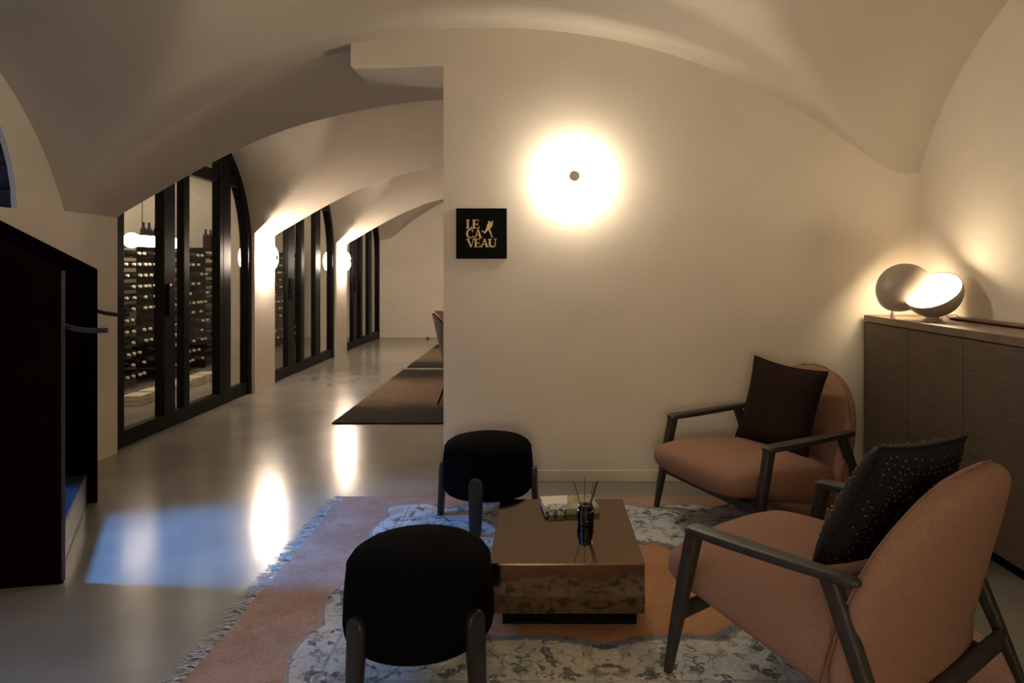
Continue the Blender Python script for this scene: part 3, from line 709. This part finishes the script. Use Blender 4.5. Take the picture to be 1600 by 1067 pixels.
# reed diffuser
rd = tag(empty('reed_diffuser', (.196, 2.985, .2802)), 'black glass reed diffuser with thin black sticks on the bronze table', 'diffuser')
bm = bmesh.new(); lathe(bm, [(0, 0), (.034, 0), (.036, .003), (.036, .018), (.0385, .022), (.0385, .056), (.0365, .060), (.0325, .064), (.0325, .082), (.030, .085), (.012, .085), (.012, .079), (0, .079)], 36); fix(bm); obj('bottle', bm, M['black_glass'], rd, angle=25)
for (tx, ty, tz) in ((-.052, .01, .183), (-.003, .01, .196), (.043, -.01, .180), (.050, .0, .186), (.056, .012, .183), (.036, .02, .176)):
    bm = bmesh.new(); s0 = Vector((.006 * (1 if tx > 0 else -1), 0, .03)); tube(bm, [s0, (tx, ty, tz)], .0014, 6); obj('reed', bm, M['reed'], rd)
bm = bmesh.new(); lathe(bm, [(.0022, 0), (.0018, .001), (0, .0013)], 10, (.004, -.0386, .024), (0, -1, 0)); obj('gold_dot', bm, M['gold'], rd)

# ------------------------------------------------------------------ armchairs
def armchair(loc, th, label):
    """local frame: -y is forward, x to the sitter's... arms at +-.406, arm front at y=0"""
    root = tag(empty('armchair', loc, th), label, 'armchair')
    A = .395
    # seat cushion: superellipse loft from front to back
    bm = bmesh.new(); rings = []; n = 40
    for i, (y, hw, zb, zt) in enumerate([(-.212, .24, .318, .352), (-.206, .30, .300, .374), (-.188, .335, .284, .395), (-.150, .355, .270, .411), (-.08, .362, .258, .420), (.02, .368, .238, .424), (.16, .370, .208, .420), (.32, .368, .170, .408), (.42, .364, .150, .395), (.49, .35, .142, .38), (.53, .33, .15, .36)]):
        ring = []
        for k in range(n):
            a = 2 * PI * k / n; ca, sa = math.cos(a), math.sin(a)
            px = hw * math.copysign(abs(ca) ** .42, ca); tz = math.copysign(abs(sa) ** .55, sa)
            z = (zb + zt) / 2 + (zt - zb) / 2 * tz
            if sa > 0: z += .012 * (1 - (px / hw) ** 2)
            ring.append(bm.verts.new((px, y + (.018 * (px / .36) ** 2 if y < .1 else 0), z)))
        rings.append(ring)
    for a_, b_ in zip(rings, rings[1:]):
        for k in range(n): bm.faces.new((a_[k], a_[(k + 1) % n], b_[(k + 1) % n], b_[k]))
    bm.faces.new(rings[0][::-1]); bm.faces.new(rings[-1]); fix(bm)
    seat = obj('seat', bm, M['pink'], root, angle=70)
    # backrest shell: rings stacked along its height
    bm = bmesh.new(); rings = []
    V = [0, .03, .1, .2, .3, .4, .5, .6, .7, .78, .85, .90, .94, .97, .99, 1.0]
    def back_w(v):
        if v < .35: return .400
        t = (v - .35) / .65; return .400 * (1 - t ** 2.8) ** .5 if t < 1 else 0
    front_pts = []; n = 48
    for v in V:
        hw = max(.012, back_w(v)); cz = .145 + .69 * v; cy = .525 + .19 * v ** 1.15
        th_ = .075 * (1 - .35 * v) * (1 if v < .9 else max(.28, (1 - ((v - .9) / .1) ** 2) ** .5)); ring = []
        if v < .03: th_ *= .7
        for k in range(n):
            a = 2 * PI * k / n; ca, sa = math.cos(a), math.sin(a)
            px = hw * math.copysign(abs(ca) ** .62, ca)
            py = th_ * math.copysign(abs(sa) ** .75, sa)
            wrap = -.055 * (px / .37) ** 2 * (1 if v > .12 else .6)
            ring.append(bm.verts.new((px, cy + py + wrap, cz - .02 * (py / .08))))
        rings.append(ring)
        front_pts.append((hw, cy, cz, th_, v))
    for a_, b_ in zip(rings, rings[1:]):
        for k in range(n): bm.faces.new((a_[k], a_[(k + 1) % n], b_[(k + 1) % n], b_[k]))
    bm.faces.new(rings[0][::-1]); bm.faces.new(rings[-1]); fix(bm)
    back = obj('backrest', bm, M['pink'], root, angle=70)
    # seam piping along the edge of the shell
    bm = bmesh.new(); pts = []
    for s in (-1, 1):
        seq = front_pts[2:] if s < 0 else front_pts[2:][::-1]
        for hw, cy, cz, th_, v in seq:
            px = s * hw * .985; pts.append((px, cy - .055 * (px / .37) ** 2 - th_ * .42, cz + (.006 if v > .97 else 0)))
    tube(bm, pts, .0035, 6); obj('seam', bm, M['piping'], back)
    # wooden frame
    for s in (-1, 1):
        bm = bmesh.new()
        arm = [(-.030, .523, .020, .010), (-.020, .526, .030, .013), (.0, .528, .034, .015), (.15, .533, .035, .0155), (.35, .542, .030, .015), (.50, .550, .024, .014), (.545, .552, .020, .012), (.560, .552, .010, .007)]
        loft_bar(bm, [((s * A, y, z), (w_, 0, 0), (0, .0, h_)) for y, z, w_, h_ in arm]); obj('armrest', bm, M['chair_wood'], root)
        bm = bmesh.new()
        fl = [(-.112, 0, .013), (-.108, .02, .0145), (-.085, .14, .019), (-.06, .26, .023), (-.03, .40, .0255), (-.004, .515, .027)]
        loft_bar(bm, [((s * (A + .012 - .012 * z / .5), y, z), (r * .85, 0, 0), (0, r, 0)) for y, z, r in fl]); obj('front_leg', bm, M['chair_wood'], root)
        bm = bmesh.new()
        rl = [(.70, 0, .013), (.687, .03, .0145), (.633, .16, .020), (.582, .28, .024), (.523, .42, .026), (.475, .535, .027)]
        loft_bar(bm, [((s * (A + .012 - .012 * z / .5), y, z), (r * .8, 0, 0), (0, r, 0)) for y, z, r in rl]); obj('rear_leg', bm, M['chair_wood'], root)
    bm = bmesh.new(); loft_bar(bm, [((x, -.062, .232), (0, .012, 0), (0, 0, .026)) for x in (-A, 0, A)]); obj('front_rail', bm, M['chair_wood'], root)
    bm = bmesh.new(); loft_bar(bm, [((x, .625, .178), (0, .013, 0), (0, 0, .034)) for x in (-A, 0, A)]); obj('rear_rail', bm, M['chair_wood'], root)
    for s in (-1, 1):
        bm = bmesh.new(); loft_bar(bm, [((s * .27, y, z), (.014, 0, 0), (0, 0, .016)) for y, z in ((-.06, .262), (.3, .205), (.62, .172))]); obj('side_rail', bm, M['chair_wood'], root)
    return root
def chair_frame(X, Y, th):
    fw = Vector((math.cos(th), math.sin(th))); # local -y = fw
    return math.atan2(fw.y, fw.x) + PI / 2
far_th, near_th = -2.718, 2.224
farP = Vector((.940, 3.645, 0)); nearP = Vector((.828, 2.511, 0))
armchair(farP, chair_frame(0, 0, far_th), 'terracotta armchair with black wooden frame against the back wall')
armchair(nearP, chair_frame(0, 0, near_th), 'terracotta armchair with black wooden frame in the foreground, seen from behind')

# ------------------------------------------------------------------ cushions
def cushion(base, th, c, uv, size, thick, m, label, stitched=False):
    """c: centre (s, y, z) in the armchair's frame; s>0 = second side"""
    fw = Vector((math.cos(th), math.sin(th), 0)); rt = Vector((fw.y, -fw.x, 0))
    tw = lambda v: rt * v[0] - fw * v[1] + Vector((0, 0, v[2]))
    pos = base + tw(c); u = tw(uv[0]).normalized(); v_ = tw(uv[1]); v_ = (v_ - u * v_.dot(u)).normalized()
    R = Matrix((u, v_, u.cross(v_))).transposed()
    root = tag(bpy.data.objects.new('throw_cushion', None), label, 'cushion'); C.objects.link(root)
    root.matrix_world = Matrix.Translation(pos) @ R.to_4x4()
    h = size / 2; N_ = 28
    def pt(u, v, side):
        pu = 1 - .085 * (1 - v * v) ** 1.0; pv = 1 - .085 * (1 - u * u)
        t = thick * (max(0, (1 - u ** 4) * (1 - v ** 4)) ** .62)
        wr = .006 * noise.noise(Vector((u * 2.2, v * 2.2, side * 3))) * (1 - u ** 4) * (1 - v ** 4)
        return Vector((u * h * pu, v * h * pv, side * t + wr))
    bm = bmesh.new(); V_ = {}
    for side in (1, -1):
        for i in range(N_ + 1):
            for j in range(N_ + 1):
                if side == -1 and (i in (0, N_) or j in (0, N_)): V_[side, i, j] = V_[1, i, j]; continue
                V_[side, i, j] = bm.verts.new(pt(-1 + 2 * i / N_, -1 + 2 * j / N_, side))
        for i in range(N_):
            for j in range(N_):
                q = [V_[side, i, j], V_[side, i + 1, j], V_[side, i + 1, j + 1], V_[side, i, j + 1]]
                bm.faces.new(q if side == 1 else q[::-1])
    cover = obj('cushion_cover', bm, m, root, angle=80)
    bm = bmesh.new(); pts = []
    for (a, b, ax) in ((-1, -1, 0), (1, -1, 1), (1, 1, 2), (-1, 1, 3)):
        for k in range(20):
            t = -1 + 2 * k / 20
            u, v = [(t, -1), (1, t), (-t, 1), (-1, -t)][ax]
            pts.append(pt(u, v, 0))
    pts.append(pts[0]); tube(bm, pts, .005, 8); obj('piping', bm, m, root)
    if stitched:
        bm = bmesh.new(); r2 = random.Random(11)
        for side in (1, -1):
            for i in range(15):
                for j in range(26):
                    u = -.93 + 1.86 * (i + .5 * (j % 2) + r2.uniform(-.25, .25)) / 14.5; v = -.93 + 1.86 * j / 25 + r2.uniform(-.015, .015)
                    if abs(u) > .95 or r2.random() < .35: continue
                    p = pt(u, v, side); du = (pt(u + .01, v, side) - p).normalized(); dv = (pt(u, v + .01, side) - p).normalized()
                    nn = du.cross(dv) * side; L = r2.uniform(.004, .010); off_ = nn * .0015
                    tube(bm, [p + off_ - du * L / 2, p + off_ * 1.8, p + off_ + du * L / 2 - dv * .0025], .0009, 4)
        tag(obj('stitches', bm, M['thread'], root), kind='stuff')
    return root
cushion(farP, far_th, (-.005, .43, .625), ((-.44, .06, -.03), (-.13, .147, .45)), .49, .062, M['brown_linen'], 'dark brown square cushion on the armchair by the back wall')
cushion(nearP, near_th, (.06, .42, .645), ((.467, .05, -.03), (-.13, .23, .48)), .48, .085, M['black_weave'], 'black textured cushion with glinting stitches on the foreground armchair', True)

# ------------------------------------------------------------------ dining chair glimpsed behind the wall end
dc = tag(empty('dining_chair', (-.80, 7.15, 0)), 'dark shell dining chair with blush inside, cut off by the wall end', 'chair')
bm = bmesh.new(); rings = []
for j in range(13):
    t = j / 12; z = .40 + .52 * t; ring = []
    for side in (0, 1):
        for k in range(17):
            a = PI * .5 + PI * (k / 16 if side == 0 else 1 - k / 16)
            r = .21 + .11 * t ** .8 - side * .02; ra = r * (1.0 + .05 * t)
            drop = .20 * t * (abs(math.sin(a)) ** 4)
            ring.append(bm.verts.new((ra * math.cos(a), r * math.sin(a), z - drop)))
    rings.append(ring)
n = len(rings[0])
for A_, B_ in zip(rings, rings[1:]):
    for k in range(n): bm.faces.new((A_[k], A_[(k + 1) % n], B_[(k + 1) % n], B_[k]))
bm.faces.new(rings[-1]); fix(bm)
obj('outer_shell', bm, M['dark_shell'], dc, angle=60)
bm = bmesh.new(); rings = []
for j in range(13):
    t = j / 12; z = .41 + .535 * t; ring = []
    for side in (0, 1):
        for k in range(17):
            a = PI * .52 + PI * .96 * (k / 16 if side == 0 else 1 - k / 16)
            r = .187 + .112 * t ** .8 - side * .035
            drop = .20 * t * (abs(math.sin(a)) ** 4)
            ring.append(bm.verts.new((r * 1.04 * math.cos(a), r * math.sin(a), z - drop)))
    rings.append(ring)
for A_, B_ in zip(rings, rings[1:]):
    for k in range(n): bm.faces.new((A_[k], A_[(k + 1) % n], B_[(k + 1) % n], B_[k]))
bm.faces.new(rings[-1]); bm.faces.new(rings[0][::-1]); fix(bm)
obj('inner_padding', bm, M['pale_pink'], dc, angle=60)
bm = bmesh.new(); lathe(bm, [(0, .38), (.18, .385), (.225, .41), (.225, .45), (.19, .475), (0, .48)], 28, (.03, 0, 0)); fix(bm); obj('seat', bm, M['pale_pink'], dc)
for sx_ in (-1, 1):
    for sy_ in (-1, 1):
        bm = bmesh.new(); tube(bm, [(.02 + sx_ * .13, sy_ * .13, .39), (.0 + sx_ * .25, sy_ * .22, .0)], [.014, .009], 8); obj('leg', bm, M['black_steel'], dc)
bm = bmesh.new(); lathe(bm, [(.03, 0), (.03, .02), (.022, .035), (0, .04)], 16, (0, 0, 0)); fix(bm)
tag(obj('door_stop', bm, M['black_wood'], loc=(-2.22, 13.4, 0)), 'tiny dark stop on the floor by the far end wall', 'door stop')

# ------------------------------------------------------------------ wine cellar contents
wr = tag(empty('wine_rack', (-4.85, 9.9, 0)), 'long dark wine rack with rows of bottles behind the glass doors', 'rack')
def wbx(name, a, m=M['rack']):
    bm = bmesh.new(); box(bm, a[0], a[1], a[2] - 9.9, a[3] - 9.9, a[4], a[5]); obj(name, bm, m, wr, smooth=False)
ROWS = [.16 + .128 * i for i in range(12)]
for z in ROWS: wbx('shelf', (-.22, .02, 6.6, 13.55, z - .050, z - .044))
wbx('shelf', (-.22, .02, 6.6, 13.55, ROWS[-1] + .075, ROWS[-1] + .087))
py = 6.6
while py < 13.6:
    wbx('upright', (-.23, .14, py - .015, py + .015, 0, ROWS[-1] + .11)); py += .993
bm = bmesh.new()
lathe(bm, [(0, -.15), (.034, -.15), (.038, -.145), (.038, .04), (.034, .062), (.018, .092), (.0145, .125)], 14, (0, 0, 0), (1, 0, 0)); fix(bm)
b0 = empty('wine_bottle', (0, 0, 0))
body = obj('bottle_glass', bm, M['bottle_glass'], b0)
bm = bmesh.new(); lathe(bm, [(.0148, .120), (.0165, .130), (.0175, .138), (.0165, .15), (0, .151)], 12, (0, 0, 0), (1, 0, 0)); fix(bm); cap = obj('foil_cap', bm, M['foil'], b0)
ORD = ['lowest', 'second lowest', 'third lowest', 'fourth lowest', 'fifth lowest', 'sixth lowest', 'sixth highest', 'fifth highest', 'fourth highest', 'third highest', 'second highest', 'topmost']
rb = random.Random(21); first = True; cnt = 0
for ri, z in enumerate(ROWS):
    cols = [7.25 + .113 * i for i in range(33)] + [12.0 + .113 * i for i in range(13)]
    for y in cols:
        if abs((y - 6.6 + .5 * .993) % .993 - .5 * .993) < .06: continue
        if rb.random() > .54: continue
        if cnt >= 292: continue
        o = b0 if first else copy_tree(b0); first = False; cnt += 1
        o.location = (-4.80 + rb.uniform(-.012, .02), y + rb.uniform(-.006, .006), z - .003)
        tag(o, f'dark wine bottle lying neck outward on the {ORD[ri]} shelf of the wine rack', 'bottle', f'bottles on the {ORD[ri]} rack shelf')
# standing bottles on top of the rack
bm = bmesh.new(); lathe(bm, [(0, 0), (.036, 0), (.038, .005), (.038, .19), (.034, .212), (.018, .24), (.0145, .25), (.0145, .30), (0, .30)], 14); fix(bm)
sbm = None
for i, y in enumerate([7.5, 7.62, 7.8, 8.35, 8.47, 8.62, 9.2, 9.35, 9.9, 10.05]):
    if i == 0:
        sbm = obj('wine_bottle', bm, M['bottle_glass']); o = sbm
    else: o = sbm.copy(); C.objects.link(o)
    o.location = (-4.86, y, ROWS[-1] + .0875)
    tag(o, 'dark wine bottle standing upright on top of the wine rack', 'bottle', 'bottles standing on the wine rack')
# crates on the cellar floor
def crate(loc, label):
    root = tag(empty('wine_crate', loc), label, 'crate')
    for z0 in (.0, .045):
        for (a, b, c, d) in ((-.10, -.09, -.115, .115), (.09, .10, -.115, .115), (-.09, .09, -.115, -.105), (-.09, .09, .105, .115)):
            bm = bmesh.new(); box(bm, a, b, c, d, z0 + .002, z0 + .042); obj('slat', bm, M['crate'], root, smooth=False)
    bm = bmesh.new(); box(bm, -.10, .10, -.115, .115, .088, .098); obj('lid', bm, M['crate'], root, smooth=False)
for i, l in enumerate(('nearest', 'second', 'third', 'fourth', 'fifth', 'farthest')):
    crate((-4.15, 7.02 + .285 * i, 0), f'small pale wooden wine crate, {l} in the row on the cellar floor')
tl = tag(empty('glowing_tube', (-4.35, 7.75, 1.69)), 'glowing horizontal tube with a ball end inside the wine cellar', 'lamp')  # bright bar in the cellar, built as a glowing tube
bm = bmesh.new(); tube(bm, [(0, -.42, 0), (0, .55, .0)], .062, 20); obj('glass_tube', bm, M['tube'], tl)
bm = bmesh.new(); lathe(bm, [(.082 * math.sin(PI * i / 14), -.082 * math.cos(PI * i / 14)) for i in range(15)], 24, (0, -.49, 0)); fix(bm); obj('glass_ball', bm, M['tube'], tl)
for y in (-.3, .45):
    bm = bmesh.new(); tube(bm, [(0, y, .06), (0, y, 1.31)], .004, 6); obj('suspension_wire', bm, M['black_steel'], tl)
bm = bmesh.new(); tube(bm, [(0, -.41, .066), (0, .55, .066)], .008, 8); obj('fitting_rail', bm, M['black_steel'], tl)
